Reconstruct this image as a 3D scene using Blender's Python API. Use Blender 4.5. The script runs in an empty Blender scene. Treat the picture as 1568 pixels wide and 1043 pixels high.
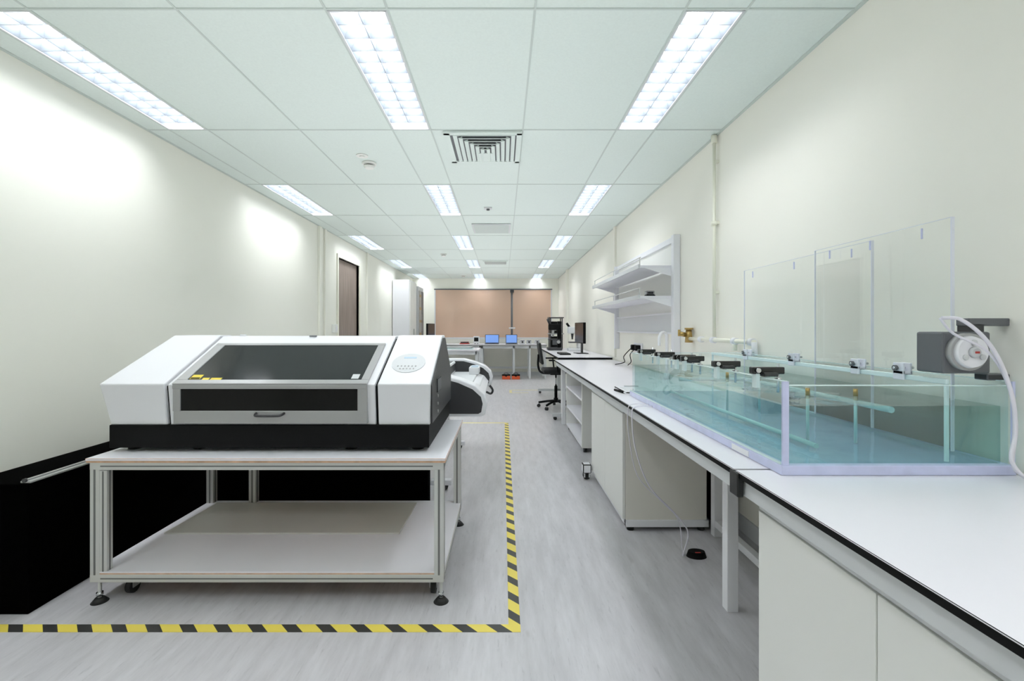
import bpy, bmesh, math, random
from mathutils import Vector, Matrix
random.seed(4)
sc = bpy.context.scene
sc.view_settings.view_transform = 'Standard'
sc.view_settings.look = 'None'
sc.view_settings.exposure = 0.1
sc.view_settings.gamma = 1.12

# ------------------------------------------------------------ materials
def lin(c):
    r = []
    for v in c[:3]:
        v = v/255.0
        r.append(v/12.92 if v <= 0.04045 else ((v+0.055)/1.055)**2.4)
    return (r[0], r[1], r[2], 1.0)

def mat(name, rgb, rough=0.5, metal=0.0, var=0.0, vscale=4.0, spec=0.5, emit=0.0, stretch=None, coat=0.0):
    m = bpy.data.materials.new(name); m.use_nodes = True
    nt = m.node_tree; b = nt.nodes['Principled BSDF']
    b.inputs['Base Color'].default_value = lin(rgb)
    b.inputs['Roughness'].default_value = rough
    b.inputs['Metallic'].default_value = metal
    b.inputs['Specular IOR Level'].default_value = spec
    b.inputs['Coat Weight'].default_value = coat
    if emit > 0:
        b.inputs['Emission Color'].default_value = lin(rgb)
        b.inputs['Emission Strength'].default_value = emit
    if var > 0:
        tc = nt.nodes.new('ShaderNodeTexCoord'); mp = nt.nodes.new('ShaderNodeMapping')
        if stretch: mp.inputs['Scale'].default_value = stretch
        nz = nt.nodes.new('ShaderNodeTexNoise'); nz.inputs['Scale'].default_value = vscale
        nz.inputs['Detail'].default_value = 5
        rp = nt.nodes.new('ShaderNodeValToRGB')
        lo = [max(0, c*(1-var)) for c in rgb]; hi = [min(255, c*(1+var)) for c in rgb]
        rp.color_ramp.elements[0].position = 0.3; rp.color_ramp.elements[1].position = 0.7
        rp.color_ramp.elements[0].color = lin(lo); rp.color_ramp.elements[1].color = lin(hi)
        nt.links.new(tc.outputs['Object'], mp.inputs['Vector'])
        nt.links.new(mp.outputs['Vector'], nz.inputs['Vector'])
        nt.links.new(nz.outputs['Fac'], rp.inputs['Fac'])
        nt.links.new(rp.outputs['Color'], b.inputs['Base Color'])
    return m

def emis(name, rgb, s):
    m = bpy.data.materials.new(name); m.use_nodes = True
    nt = m.node_tree; nt.nodes.clear()
    o = nt.nodes.new('ShaderNodeOutputMaterial'); e = nt.nodes.new('ShaderNodeEmission')
    e.inputs['Color'].default_value = lin(rgb); e.inputs['Strength'].default_value = s
    nt.links.new(e.outputs[0], o.inputs[0]); return m

def clear(name, rgb, f0=0.04, bump=0.0, bscale=6, rough=0.0, fmax=0.9):
    """clear plastic / water: tinted see-through with Schlick-style reflection"""
    m = bpy.data.materials.new(name); m.use_nodes = True
    nt = m.node_tree; nt.nodes.clear()
    o = nt.nodes.new('ShaderNodeOutputMaterial')
    t = nt.nodes.new('ShaderNodeBsdfTransparent'); t.inputs['Color'].default_value = lin(rgb)
    g = nt.nodes.new('ShaderNodeBsdfGlossy'); g.inputs['Roughness'].default_value = rough
    lw = nt.nodes.new('ShaderNodeLayerWeight'); lw.inputs['Blend'].default_value = 0.5
    pw = nt.nodes.new('ShaderNodeMath'); pw.operation = 'POWER'; pw.inputs[1].default_value = 5
    mr = nt.nodes.new('ShaderNodeMapRange'); mr.inputs['To Min'].default_value = f0; mr.inputs['To Max'].default_value = fmax
    mx = nt.nodes.new('ShaderNodeMixShader')
    nt.links.new(lw.outputs['Facing'], pw.inputs[0]); nt.links.new(pw.outputs[0], mr.inputs['Value'])
    nt.links.new(mr.outputs[0], mx.inputs[0]); nt.links.new(t.outputs[0], mx.inputs[1]); nt.links.new(g.outputs[0], mx.inputs[2])
    nt.links.new(mx.outputs[0], o.inputs['Surface'])
    if bump > 0:
        tc = nt.nodes.new('ShaderNodeTexCoord'); nz = nt.nodes.new('ShaderNodeTexNoise'); nz.inputs['Scale'].default_value = bscale
        bp = nt.nodes.new('ShaderNodeBump'); bp.inputs['Strength'].default_value = bump; bp.inputs['Distance'].default_value = 0.02
        nt.links.new(tc.outputs['Object'], nz.inputs['Vector']); nt.links.new(nz.outputs['Fac'], bp.inputs['Height'])
        nt.links.new(bp.outputs[0], g.inputs['Normal'])
    return m

M = {}
M['wall'] = mat('wall_paint_cream', (249, 248, 236), 0.6, var=0.004, vscale=1.5, spec=0.3)
M['wall_r'] = mat('wall_paint_warm', (250, 247, 236), 0.55, var=0.004, vscale=1.5, spec=0.35)
M['tile'] = mat('ceiling_tile_mineral', (226, 236, 231), 0.8, var=0.01, vscale=90, spec=0.2)
M['tbar'] = mat('ceiling_tbar', (198, 208, 203), 0.5)
M['white'] = mat('white_painted_metal', (240, 240, 244), 0.35)
M['white_m'] = mat('white_laminate', (238, 237, 243), 0.35, var=0.006, vscale=3)
M['benchtop'] = mat('bench_top_laminate', (238, 235, 241), 0.28, var=0.006, vscale=3)
M['cab'] = mat('cabinet_white', (240, 240, 235), 0.4)
M['cabside'] = mat('cabinet_side_beige', (236, 232, 222), 0.5)
M['black'] = mat('black_matte', (8, 8, 9), 0.6, spec=0.12)
M['void'] = mat('black_felt', (2, 2, 2), 0.95, spec=0.01)
M['blackg'] = mat('black_gloss', (16, 17, 18), 0.15)
M['dark'] = mat('dark_grey_plastic', (40, 40, 43), 0.4)
M['dgrey'] = mat('mid_grey_plastic', (90, 92, 96), 0.45)
M['grey'] = mat('grey_frame', (168, 168, 168), 0.35, metal=0.3)
M['lgrey'] = mat('light_grey', (213, 215, 217), 0.4)
M['alu'] = mat('anodised_aluminium', (208, 209, 206), 0.35, metal=0.5)
M['slot'] = mat('extrusion_slot', (108, 109, 108), 0.5, metal=0.3)
M['chrome'] = mat('chrome', (210, 212, 215), 0.15, metal=1.0)
M['ply'] = mat('plywood_edge', (208, 168, 138), 0.6, var=0.08, vscale=30)
M['sheet'] = mat('grey_acrylic_sheet', (216, 216, 210), 0.25)
M['yellow'] = mat('yellow_sticker', (236, 208, 40), 0.5)
M['blue'] = mat('screen_blue', (112, 155, 235), 0.3, emit=0.35)
M['blue2'] = mat('panel_blue', (180, 205, 225), 0.3)
M['orange'] = mat('orange_plastic', (222, 84, 38), 0.45)
M['red'] = mat('red_plastic', (190, 50, 40), 0.45)
M['brass'] = mat('brass', (172, 142, 82), 0.3, metal=0.8)
M['pipe'] = mat('pipe_cream', (245, 243, 226), 0.4)
M['board'] = mat('copper_board', (206, 170, 146), 0.10, metal=0.0, spec=0.8, coat=0.6)
M['lav'] = mat('acrylic_edge_lavender', (205, 209, 242), 0.2, var=0.03, vscale=20)
M['ledge'] = mat('acrylic_sheet_edge', (236, 238, 248), 0.2)
M['aqua'] = mat('acrylic_edge_aqua', (220, 240, 240), 0.2)
M['tealtube'] = mat('submerged_tube', (170, 208, 210), 0.3)
M['hose'] = mat('white_hose', (232, 228, 238), 0.3)
M['rubber'] = mat('rubber', (24, 24, 24), 0.7)
M['fabric'] = mat('chair_mesh_fabric', (22, 23, 25), 0.85, var=0.1, vscale=200)
M['reflector'] = mat('louvre_reflector', (132, 139, 146), 0.3, metal=0.0)
M['emit'] = emis('fluorescent_tube', (246, 250, 255), 27.0)
M['acrylic'] = clear('clear_acrylic', (244, 252, 252), .05)
M['acrylic2'] = clear('clear_acrylic_sheet', (253, 254, 254), .08, fmax=.7)
M['water'] = clear('water', (229, 246, 244), .05, bump=0.35, bscale=5)
M['pglass'] = mat('printer_window_glass', (28, 32, 34), 0.12, spec=0.22)
M['pglass2'] = mat('printer_front_window', (8, 8, 9), 0.15, spec=0.18)

# wood door
m = bpy.data.materials.new('door_wood'); m.use_nodes = True; nt = m.node_tree; b = nt.nodes['Principled BSDF']
tc = nt.nodes.new('ShaderNodeTexCoord'); mp = nt.nodes.new('ShaderNodeMapping'); mp.inputs['Scale'].default_value = (10, 14, 0.6)
nz = nt.nodes.new('ShaderNodeTexNoise'); nz.inputs['Scale'].default_value = 3; nz.inputs['Detail'].default_value = 6
rp = nt.nodes.new('ShaderNodeValToRGB'); rp.color_ramp.elements[0].position = .3; rp.color_ramp.elements[1].position = .7
rp.color_ramp.elements[0].color = lin((112, 97, 90)); rp.color_ramp.elements[1].color = lin((156, 139, 128))
nt.links.new(tc.outputs['Object'], mp.inputs[0]); nt.links.new(mp.outputs[0], nz.inputs['Vector']); nt.links.new(nz.outputs['Fac'], rp.inputs[0]); nt.links.new(rp.outputs[0], b.inputs['Base Color'])
b.inputs['Roughness'].default_value = .5; M['wood'] = m

# floor vinyl
m = bpy.data.materials.new('floor_vinyl'); m.use_nodes = True; nt = m.node_tree; b = nt.nodes['Principled BSDF']
tc = nt.nodes.new('ShaderNodeTexCoord')
def noise_ramp(scale, ns, det, p0, p1, c0, c1):
    mp = nt.nodes.new('ShaderNodeMapping'); mp.inputs['Scale'].default_value = scale
    nz = nt.nodes.new('ShaderNodeTexNoise'); nz.inputs['Scale'].default_value = ns; nz.inputs['Detail'].default_value = det; nz.inputs['Roughness'].default_value = .65
    rp = nt.nodes.new('ShaderNodeValToRGB'); rp.color_ramp.elements[0].position = p0; rp.color_ramp.elements[1].position = p1
    rp.color_ramp.elements[0].color = c0; rp.color_ramp.elements[1].color = c1
    nt.links.new(tc.outputs['Object'], mp.inputs[0]); nt.links.new(mp.outputs[0], nz.inputs['Vector']); nt.links.new(nz.outputs['Fac'], rp.inputs[0])
    return rp
a1 = noise_ramp((7, 1.1, 1), 3.0, 8, .32, .68, lin((182, 180, 183)), lin((203, 201, 204)))
a2 = noise_ramp((26, 3.5, 1), 3.0, 6, .30, .41, (0.78, 0.78, 0.79, 1), (1, 1, 1, 1))
a3 = noise_ramp((5, 1.2, 1), 1.6, 3, .26, .31, (0.80, 0.79, 0.78, 1), (1, 1, 1, 1))
mx = nt.nodes.new('ShaderNodeMix'); mx.data_type = 'RGBA'; mx.blend_type = 'MULTIPLY'; mx.inputs[0].default_value = .9
mx2 = nt.nodes.new('ShaderNodeMix'); mx2.data_type = 'RGBA'; mx2.blend_type = 'MULTIPLY'; mx2.inputs[0].default_value = .8
nt.links.new(a1.outputs[0], mx.inputs[6]); nt.links.new(a2.outputs[0], mx.inputs[7])
nt.links.new(mx.outputs[2], mx2.inputs[6]); nt.links.new(a3.outputs[0], mx2.inputs[7]); nt.links.new(mx2.outputs[2], b.inputs['Base Color'])
b.inputs['Roughness'].default_value = .30; b.inputs['Specular IOR Level'].default_value = .5
M['floor'] = m

# hazard tape
m = bpy.data.materials.new('hazard_tape'); m.use_nodes = True; nt = m.node_tree; b = nt.nodes['Principled BSDF']
tc = nt.nodes.new('ShaderNodeTexCoord'); sx = nt.nodes.new('ShaderNodeSeparateXYZ'); nt.links.new(tc.outputs['Object'], sx.inputs[0])
ad = nt.nodes.new('ShaderNodeMath'); ad.operation = 'ADD'; nt.links.new(sx.outputs[0], ad.inputs[0]); nt.links.new(sx.outputs[1], ad.inputs[1])
dv = nt.nodes.new('ShaderNodeMath'); dv.operation = 'DIVIDE'; dv.inputs[1].default_value = .145; nt.links.new(ad.outputs[0], dv.inputs[0])
fr = nt.nodes.new('ShaderNodeMath'); fr.operation = 'FRACT'; nt.links.new(dv.outputs[0], fr.inputs[0])
gt = nt.nodes.new('ShaderNodeMath'); gt.operation = 'GREATER_THAN'; gt.inputs[1].default_value = .43; nt.links.new(fr.outputs[0], gt.inputs[0])
mx = nt.nodes.new('ShaderNodeMix'); mx.data_type = 'RGBA'; mx.inputs[6].default_value = lin((44, 44, 42)); mx.inputs[7].default_value = lin((236, 214, 84))
nt.links.new(gt.outputs[0], mx.inputs[0]); nt.links.new(mx.outputs[2], b.inputs['Base Color']); b.inputs['Roughness'].default_value = .4
M['hazard'] = m
M['ytape'] = mat('yellow_floor_tape', (226, 214, 150), .5)

# ------------------------------------------------------------ builder
class B:
    def __init__(s, name):
        s.name = name; s.parts = []; s.cur = None
    def part(s, n):
        s.cur = dict(n=n, bm=bmesh.new(), mats=[]); s.parts.append(s.cur); return s
    def _mi(s, m):
        if s.cur is None: s.part('body')
        if m not in s.cur['mats']: s.cur['mats'].append(m)
        return s.cur['mats'].index(m)
    def mesh(s, vs, fs, m, bev=0.0, smooth=False, seg=2):
        mi = s._mi(m); bm = s.cur['bm']
        bv = [bm.verts.new(v) for v in vs]; nf = []
        for f in fs:
            try:
                q = bm.faces.new([bv[i] for i in f]); q.material_index = mi; q.smooth = smooth; nf.append(q)
            except ValueError: pass
        bmesh.ops.recalc_face_normals(bm, faces=nf)
        if bev > 0:
            es = list({e for f in nf for e in f.edges})
            bmesh.ops.bevel(bm, geom=es, offset=bev, segments=seg, profile=.5, affect='EDGES', clamp_overlap=True)
        return s
    def box(s, x0, x1, y0, y1, z0, z1, m, bev=0.0, R=None, c=None):
        vs = [Vector((x, y, z)) for z in (z0, z1) for y in (y0, y1) for x in (x0, x1)]
        if R is not None:
            c = Vector(c) if c else Vector(((x0+x1)/2, (y0+y1)/2, (z0+z1)/2))
            vs = [R @ (v-c)+c for v in vs]
        return s.mesh(vs, [(0, 1, 3, 2), (4, 6, 7, 5), (0, 4, 5, 1), (2, 3, 7, 6), (0, 2, 6, 4), (1, 5, 7, 3)], m, bev)
    def prism(s, ax, prof, a0, a1, m, bev=0.0, smooth=False):
        def mk(a, p):
            if ax == 'X': return (a, p[0], p[1])
            if ax == 'Y': return (p[0], a, p[1])
            return (p[0], p[1], a)
        n = len(prof)
        vs = [mk(a0, p) for p in prof]+[mk(a1, p) for p in prof]
        fs = [tuple(range(n)), tuple(range(2*n-1, n-1, -1))]+[(i, (i+1) % n, (i+1) % n+n, i+n) for i in range(n)]
        return s.mesh(vs, fs, m, bev, smooth)
    def cyl(s, p0, p1, r, m, r2=None, seg=20, caps=True):
        p0 = Vector(p0); p1 = Vector(p1); r2 = r if r2 is None else r2
        d = (p1-p0).normalized(); u = d.orthogonal().normalized(); w = d.cross(u)
        vs = []
        for p, rr in ((p0, r), (p1, r2)):
            for i in range(seg):
                a = 2*math.pi*i/seg; vs.append(p+(u*math.cos(a)+w*math.sin(a))*rr)
        mi = s._mi(m); bm = s.cur['bm']; bv = [bm.verts.new(v) for v in vs]; nf = []
        for i in range(seg):
            j = (i+1) % seg; f = bm.faces.new((bv[i], bv[j], bv[j+seg], bv[i+seg])); f.smooth = True; f.material_index = mi; nf.append(f)
        if caps:
            f = bm.faces.new(bv[:seg][::-1]); f.material_index = mi; nf.append(f)
            f = bm.faces.new(bv[seg:]); f.material_index = mi; nf.append(f)
        bmesh.ops.recalc_face_normals(bm, faces=nf)
        return s
    def tube(s, pts, r, m, seg=10, sub=6):
        P = [Vector(p) for p in pts]
        if sub > 1 and len(P) > 2:
            Q = []
            E = [P[0]*2-P[1]]+P+[P[-1]*2-P[-2]]
            for i in range(1, len(E)-2):
                for k in range(sub):
                    t = k/sub; a, b_, c, d = E[i-1], E[i], E[i+1], E[i+2]
                    Q.append(.5*((2*b_)+(c-a)*t+(2*a-5*b_+4*c-d)*t*t+(-a+3*b_-3*c+d)*t**3))
            Q.append(P[-1]); P = Q
        mi = s._mi(m); bm = s.cur['bm']; rings = []; u = None
        for i, p in enumerate(P):
            d = (P[min(i+1, len(P)-1)]-P[max(i-1, 0)]).normalized()
            u = d.orthogonal().normalized() if u is None else (u-d*u.dot(d)).normalized()
            w = d.cross(u)
            rings.append([bm.verts.new(p+(u*math.cos(2*math.pi*k/seg)+w*math.sin(2*math.pi*k/seg))*r) for k in range(seg)])
        nf = []
        for a, b_ in zip(rings, rings[1:]):
            for k in range(seg):
                f = bm.faces.new((a[k], a[(k+1) % seg], b_[(k+1) % seg], b_[k])); f.smooth = True; f.material_index = mi; nf.append(f)
        for rg in (rings[0], rings[-1]):
            f = bm.faces.new(rg); f.material_index = mi; nf.append(f)
        bmesh.ops.recalc_face_normals(bm, faces=nf)
        return s
    def xform(s, mtx):
        for p in s.parts: bmesh.ops.transform(p['bm'], matrix=mtx, verts=p['bm'].verts)
        return s
    def done(s):
        allv = [v.co for p in s.parts for v in p['bm'].verts]
        mn = Vector([min(v[i] for v in allv) for i in range(3)]); mxx = Vector([max(v[i] for v in allv) for i in range(3)])
        c = Vector(((mn.x+mxx.x)/2, (mn.y+mxx.y)/2, mn.z))
        obs = []
        for p in s.parts:
            bmesh.ops.translate(p['bm'], vec=-c, verts=p['bm'].verts)
            me = bpy.data.meshes.new(s.name if len(s.parts) == 1 else p['n']); p['bm'].to_mesh(me); p['bm'].free()
            for mm in p['mats']: me.materials.append(M[mm])
            ob = bpy.data.objects.new(s.name if len(s.parts) == 1 else p['n'], me); sc.collection.objects.link(ob); obs.append(ob)
        if len(obs) == 1:
            obs[0].location = c; return obs[0]
        e = bpy.data.objects.new(s.name, None); e.empty_display_size = .1; e.location = c; sc.collection.objects.link(e)
        for o in obs: o.parent = e
        return e

# ------------------------------------------------------------ room
XL, XR, YB, YF, H = -2.41, 1.49, 12.6, -1.6, 2.60
B('floor').box(XL-.1, XR+.1, YF-.1, YB+.1, -.1, 0, 'floor').done()
w = B('wall_left')
DY0, DY1, DZ = 6.86, 7.86, 2.30
w.box(XL-.12, XL, YF-.1, DY0, 0, H+.15, 'wall').box(XL-.12, XL, DY1, YB+.1, 0, H+.15, 'wall').box(XL-.12, XL, DY0, DY1, DZ, H+.15, 'wall').done()
B('wall_right').box(XR, XR+.1, YF-.1, YB+.1, 0, H+.15, 'wall_r').done()
B('wall_back').box(XL, XR, YB, YB+.1, 0, H+.15, 'wall').done()
B('wall_front').box(XL, XR, YF-.1, YF, 0, H+.15, 'wall').done()

FX = [(-2.25, -1.99), (-.745, -.485), (.765, 1.025)]
Xb = [XL, -2.25, -1.99, -1.37, -.745, -.485, .135, .765, 1.025, XR]
Yb = [YF, -.43]+[.77+1.2*i for i in range(10)]+[YB]
FY = [(-.43+2.4*k, .77+2.4*k) for k in range(6)]
c = B('ceiling')
for i in range(len(Xb)-1):
    for j in range(len(Yb)-1):
        if any(abs(Xb[i]-f[0]) < .01 for f in FX) and any(abs(Yb[j]-f[0]) < .01 for f in FY): continue
        c.box(Xb[i], Xb[i+1], Yb[j], Yb[j+1], H, H+.02, 'tile')
for x in Xb[1:-1]: c.box(x-.005, x+.005, YF, YB, H-.003, H+.001, 'tbar')
for y in Yb[1:-1]: c.box(XL, XR, y-.005, y+.005, H-.0035, H+.001, 'tbar')
c.box(XL, XL+.02, YF, YB, H-.004, H, 'tbar').box(XR-.02, XR, YF, YB, H-.004, H, 'tbar')
c.done()
B('ceiling_plenum').box(XL, XR, YF, YB, H+.13, H+.15, 'tile').done()

# light fixtures: recessed troffers with egg-crate louvres
def fixture_mesh():
    W, L = .252, 1.186
    f = B('ceiling_light_fixture')
    z0, z1 = -.002, .10
    t = .004
    f.box(-W/2, -W/2+t, 0, L, z0, z1, 'white').box(W/2-t, W/2, 0, L, z0, z1, 'white')
    f.box(-W/2, W/2, 0, t, z0, z1, 'white').box(-W/2, W/2, L-t, L, z0, z1, 'white')
    f.box(-W/2, W/2, 0, L, z1-.004, z1, 'white')
    f.box(-W/2+.006, W/2-.006, .01, L-.01, .068, .072, 'emit')
    f.box(-W/2, -W/2+.010, 0, L, z0-.002, z0+.004, 'lgrey').box(W/2-.010, W/2, 0, L, z0-.002, z0+.004, 'lgrey')
    f.box(-W/2, W/2, 0, .010, z0-.002, z0+.004, 'lgrey').box(-W/2, W/2, L-.010, L, z0-.002, z0+.004, 'lgrey')
    f.prism('Y', [(-.012, .05), (.012, .05), (.0015, 0), (-.0015, 0)], .012, L-.012, 'reflector')
    f.prism('Y', [(-W/2+.011, .0), (-W/2+.011, .05), (-W/2+.03, .05)], .012, L-.012, 'reflector')
    f.prism('Y', [(W/2-.011, .0), (W/2-.011, .05), (W/2-.03, .05)], .012, L-.012, 'reflector')
    n = 12
    for i in range(1, n):
        y = L*i/n
        f.prism('X', [(y-.011, .045), (y+.011, .045), (y+.0015, .0), (y-.0015, .0)], -W/2+.012, W/2-.012, 'reflector')
    return f
f0 = None
for (x0, x1) in FX:
    for (y0, y1) in FY:
        if f0 is None:
            f0 = fixture_mesh().done(); o = f0
        else:
            o = bpy.data.objects.new('ceiling_light_fixture', f0.data); sc.collection.objects.link(o)
        o.location = Vector(((x0+x1)/2, (y0+y1)/2, H-.004))

# vent diffusers
v = B('air_diffuser')
vx0, vx1, vy0, vy1 = -.385, .125, 3.19, 3.76
HC = H-.004
v.box(vx0, vx1, vy0, vy1, HC-.004, HC, 'dgrey')
for a in ((vx0-.02, vx1+.005, vy0-.01, vy0+.03), (vx0-.02, vx1+.005, vy1-.03, vy1+.01)): v.box(*a, HC-.014, HC, 'tile')
v.box(vx0-.02, vx0+.02, vy0, vy1, HC-.014, HC, 'tile').box(vx1-.03, vx1+.005, vy0, vy1, HC-.014, HC, 'tile')
for i in range(6):
    a = .03+i*.036; xa, xb = vx0+a+.01, vx1-a-.01; ya = vy0+.025+i*.05
    v.box(xa, xb, ya, ya+.034, HC-.012, HC-.008, 'tile', R=Matrix.Rotation(math.radians(28), 3, 'X'))
    v.box(xa, xa+.027, ya, vy1-.03, HC-.013, HC-.009, 'tile', R=Matrix.Rotation(math.radians(-22), 3, 'Y'))
    v.box(xb-.027, xb, ya, vy1-.03, HC-.013, HC-.009, 'tile', R=Matrix.Rotation(math.radians(22), 3, 'Y'))
v.box(-.2, -.06, vy1-.2, vy1-.03, HC-.013, HC-.006, 'tile')
v.done()
v = B('ceiling_access_panel'); v.box(-.40, .10, 6.0, 6.55, HC-.012, HC, 'lgrey', .003)
v.box(-.38, .08, 6.02, 6.53, HC-.016, HC-.010, 'tbar', .002).done()
v = B('air_diffuser'); v.box(-.4, .1, 9.3, 9.8, HC-.01, HC, 'tile')
for i in range(6): v.box(-.37, .07, 9.34+i*.07, 9.36+i*.07, HC-.014, HC-.009, 'grey')
v.done()
def smoke(x, y, r=.055):
    s = B('smoke_detector'); s.cyl((x, y, H-.001), (x, y, H-.018), r, 'cab', seg=28)
    s.cyl((x, y, H-.018), (x, y, H-.028), r*.55, 'dgrey', seg=24)
    s.cyl((x, y, H-.028), (x, y, H-.048), r*.8, 'cab', r2=r*.6, seg=28); s.done()
smoke(-1.08, 3.80); smoke(-1.065, 8.45); smoke(-1.0, 11.9)
B('sprinkler_cover').cyl((-1.09, 3.64, H-.001), (-1.09, 3.64, H-.008), .045, 'cab', seg=28).cyl((-1.09, 3.64, H-.008), (-1.09, 3.64, H-.016), .02, 'cab').done()
s = B('ceiling_sensor'); s.box(-.21, -.12, 5.18, 5.26, H-.014, H-.001, 'lgrey', .004).cyl((-.165, 5.22, H-.014), (-.165, 5.22, H-.03), .018, 'dgrey').done()

# door left
d = B('door_1')
d.part('frame').box(XL-.10, XL+.02, DY0-.05, DY0+.0, 0, DZ+.05, 'pipe', .004).box(XL-.10, XL+.02, DY1, DY1+.06, 0, DZ+.05, 'pipe', .004).box(XL-.10, XL+.02, DY0, DY1, DZ, DZ+.05, 'pipe', .004)
d.part('leaf').box(XL-.08, XL-.035, DY0+.003, DY1-.003, .01, DZ-.003, 'wood', .002)
d.part('handle').box(XL-.035, XL-.025, DY0+.06, DY0+.10, .98, 1.12, 'alu').cyl((XL-.03, DY0+.08, 1.06), (XL+.01, DY0+.08, 1.06), .009, 'alu').cyl((XL+.01, DY0+.08, 1.06), (XL+.01, DY0+.2, 1.06), .009, 'alu')
d.done()
# pilasters / trunking
B('trim_1').box(XL, XL+.03, 6.12, 6.20, 0, H-.004, 'wall', .004).box(XL, XL+.025, 6.32, 6.38, 0, H-.004, 'wall', .004).done()
B('trim_2').box(XL, XL+.03, 8.28, 8.36, 0, H-.004, 'wall', .004).done()
B('trim_3').box(XR-.03, XR, 6.16, 6.24, .88, H-.004, 'wall_r', .004).done()
B('trim_4').box(XR-.05, XR, 10.6, 10.8, 0, H-.004, 'wall', .004).done()
b_ = B('baseboard_back').box(XL, XR, YB-.012, YB, 0, .1, 'lgrey').done()
b_ = B('baseboard_left').box(XL, XL+.01, YF, DY0-.06, 0, .1, 'lgrey').box(XL, XL+.01, DY1+.07, YB, 0, .1, 'lgrey').done()
b_ = B('baseboard_right').box(XR-.01, XR, YF, YB, 0, .1, 'lgrey').done()

# back window with copper film
bd = B('window_1')
bd.part('pane').box(-1.80, 1.28, YB-.02, YB-.008, 1.02, 2.29, 'board')
bd.part('window_frame').box(-1.84, 1.32, YB-.035, YB, 2.29, 2.32, 'dgrey').box(-1.83, -1.80, YB-.035, YB, .99, 2.29, 'lgrey').box(1.28, 1.31, YB-.035, YB, .99, 2.29, 'lgrey').box(-1.84, 1.32, YB-.04, YB, .985, 1.02, 'lgrey')
bd.done()

# floor tape
t = B('hazard_floor_tape')
t.box(XL+.02, .074, 1.95, 2.0, 0.0, .0015, 'hazard').box(.024, .074, 2.0, 6.25, 0.0, .0015, 'hazard').done()
B('yellow_floor_tape').box(XL+.3, .074, 6.25, 6.30, 0, .0015, 'ytape').done()
t = B('yellow_floor_tape')
for a in ((.13, .18, 9.2, 9.6), (.18, .8, 9.58, 9.63), (.13, .5, 9.18, 9.22)): t.box(*a, 0, .0015, 'ytape')
t.done()

# ------------------------------------------------------------ machine stand
SX0, SX1, SY0, SY1 = -1.89, -.27, 2.15, 3.04
st = B('machine_stand')
def post(b, x, y, z0, z1, w=.045):
    b.box(x, x+w, y, y+w, z0, z1, 'alu', .003)
    b.box(x+w*.40, x+w*.60, y-.0008, y+.002, z0+.004, z1-.004, 'slot'); b.box(x+w-.002, x+w+.0008, y+w*.4, y+w*.6, z0+.004, z1-.004, 'slot')
st.part('posts')
for x in (SX0, SX1-.045):
    for y in (SY0, SY1-.045): post(st, x, y, .10, .645)
post(st, SX0+.042, SY0+.002, .14, .61, .035)
post(st, -1.62, SY1-.045, .14, .61)
st.part('rails')
def railx(b, y, z, h=.04):
    b.box(SX0+.0, SX1, y, y+.045, z, z+h, 'alu', .003); b.box(SX0+.05, SX1-.05, y-.0008, y+.002, z+h*.42, z+h*.58, 'slot')
def raily(b, x, z, h=.04):
    b.box(x, x+.045, SY0+.045, SY1-.045, z, z+h, 'alu', .003); b.box(x+.0435, x+.0458, SY0+.05, SY1-.05, z+h*.42, z+h*.58, 'slot')
for y in (SY0-.001, SY1-.045): railx(st, y, .612, .036); railx(st, y, .098, .036)
for x in (SX0, SX1-.045): raily(st, x, .612, .036); raily(st, x, .098, .036)
st.part('top_board').box(SX0-.008, SX1+.008, SY0-.01, SY1+.01, .648, .657, 'ply').box(SX0-.01, SX1+.01, SY0-.012, SY1+.012, .656, .668, 'white_m', .002)
st.part('lower_board').box(SX0+.002, SX1-.002, SY0+.002, SY1-.002, .134, .1405, 'ply').box(SX0+.001, SX1-.001, SY0+.001, SY1-.001, .1405, .147, 'white_m')
st.part('feet')
for x in (SX0+.03, SX1-.015):
    for y in (SY0+.02, SY1-.02):
        st.cyl((x, y, .018), (x, y, .10), .008, 'alu'); st.cyl((x, y, .0), (x, y, .02), .035, 'rubber', r2=.018, seg=24); st.cyl((x, y, .03), (x, y, .045), .014, 'chrome', seg=6)
for x in (SX0+.12, SX1-.06):
    for y in (SY0+.10, SY1-.10):
        st.cyl((x-.012, y, .035), (x+.012, y, .035), .035, 'rubber', seg=24).box(x-.02, x+.02, y-.02, y+.025, .068, .098, 'dark', .004)
        st.box(x-.018, x-.014, y-.02, y+.02, .03, .075, 'grey').box(x+.014, x+.018, y-.02, y+.02, .03, .075, 'grey')
st.done()
s = B('acrylic_sheet'); s.mesh([(-1.83, 2.54, .1475), (-.56, 2.54, .1475), (-.545, 2.98, .1475), (-1.81, 2.98, .1475), (-1.83, 2.54, .156), (-.56, 2.54, .156), (-.545, 2.98, .156), (-1.81, 2.98, .156)],
   [(0, 1, 2, 3), (4, 5, 6, 7), (0, 1, 5, 4), (1, 2, 6, 5), (2, 3, 7, 6), (3, 0, 4, 7)], 'sheet'); s.done()

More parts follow.
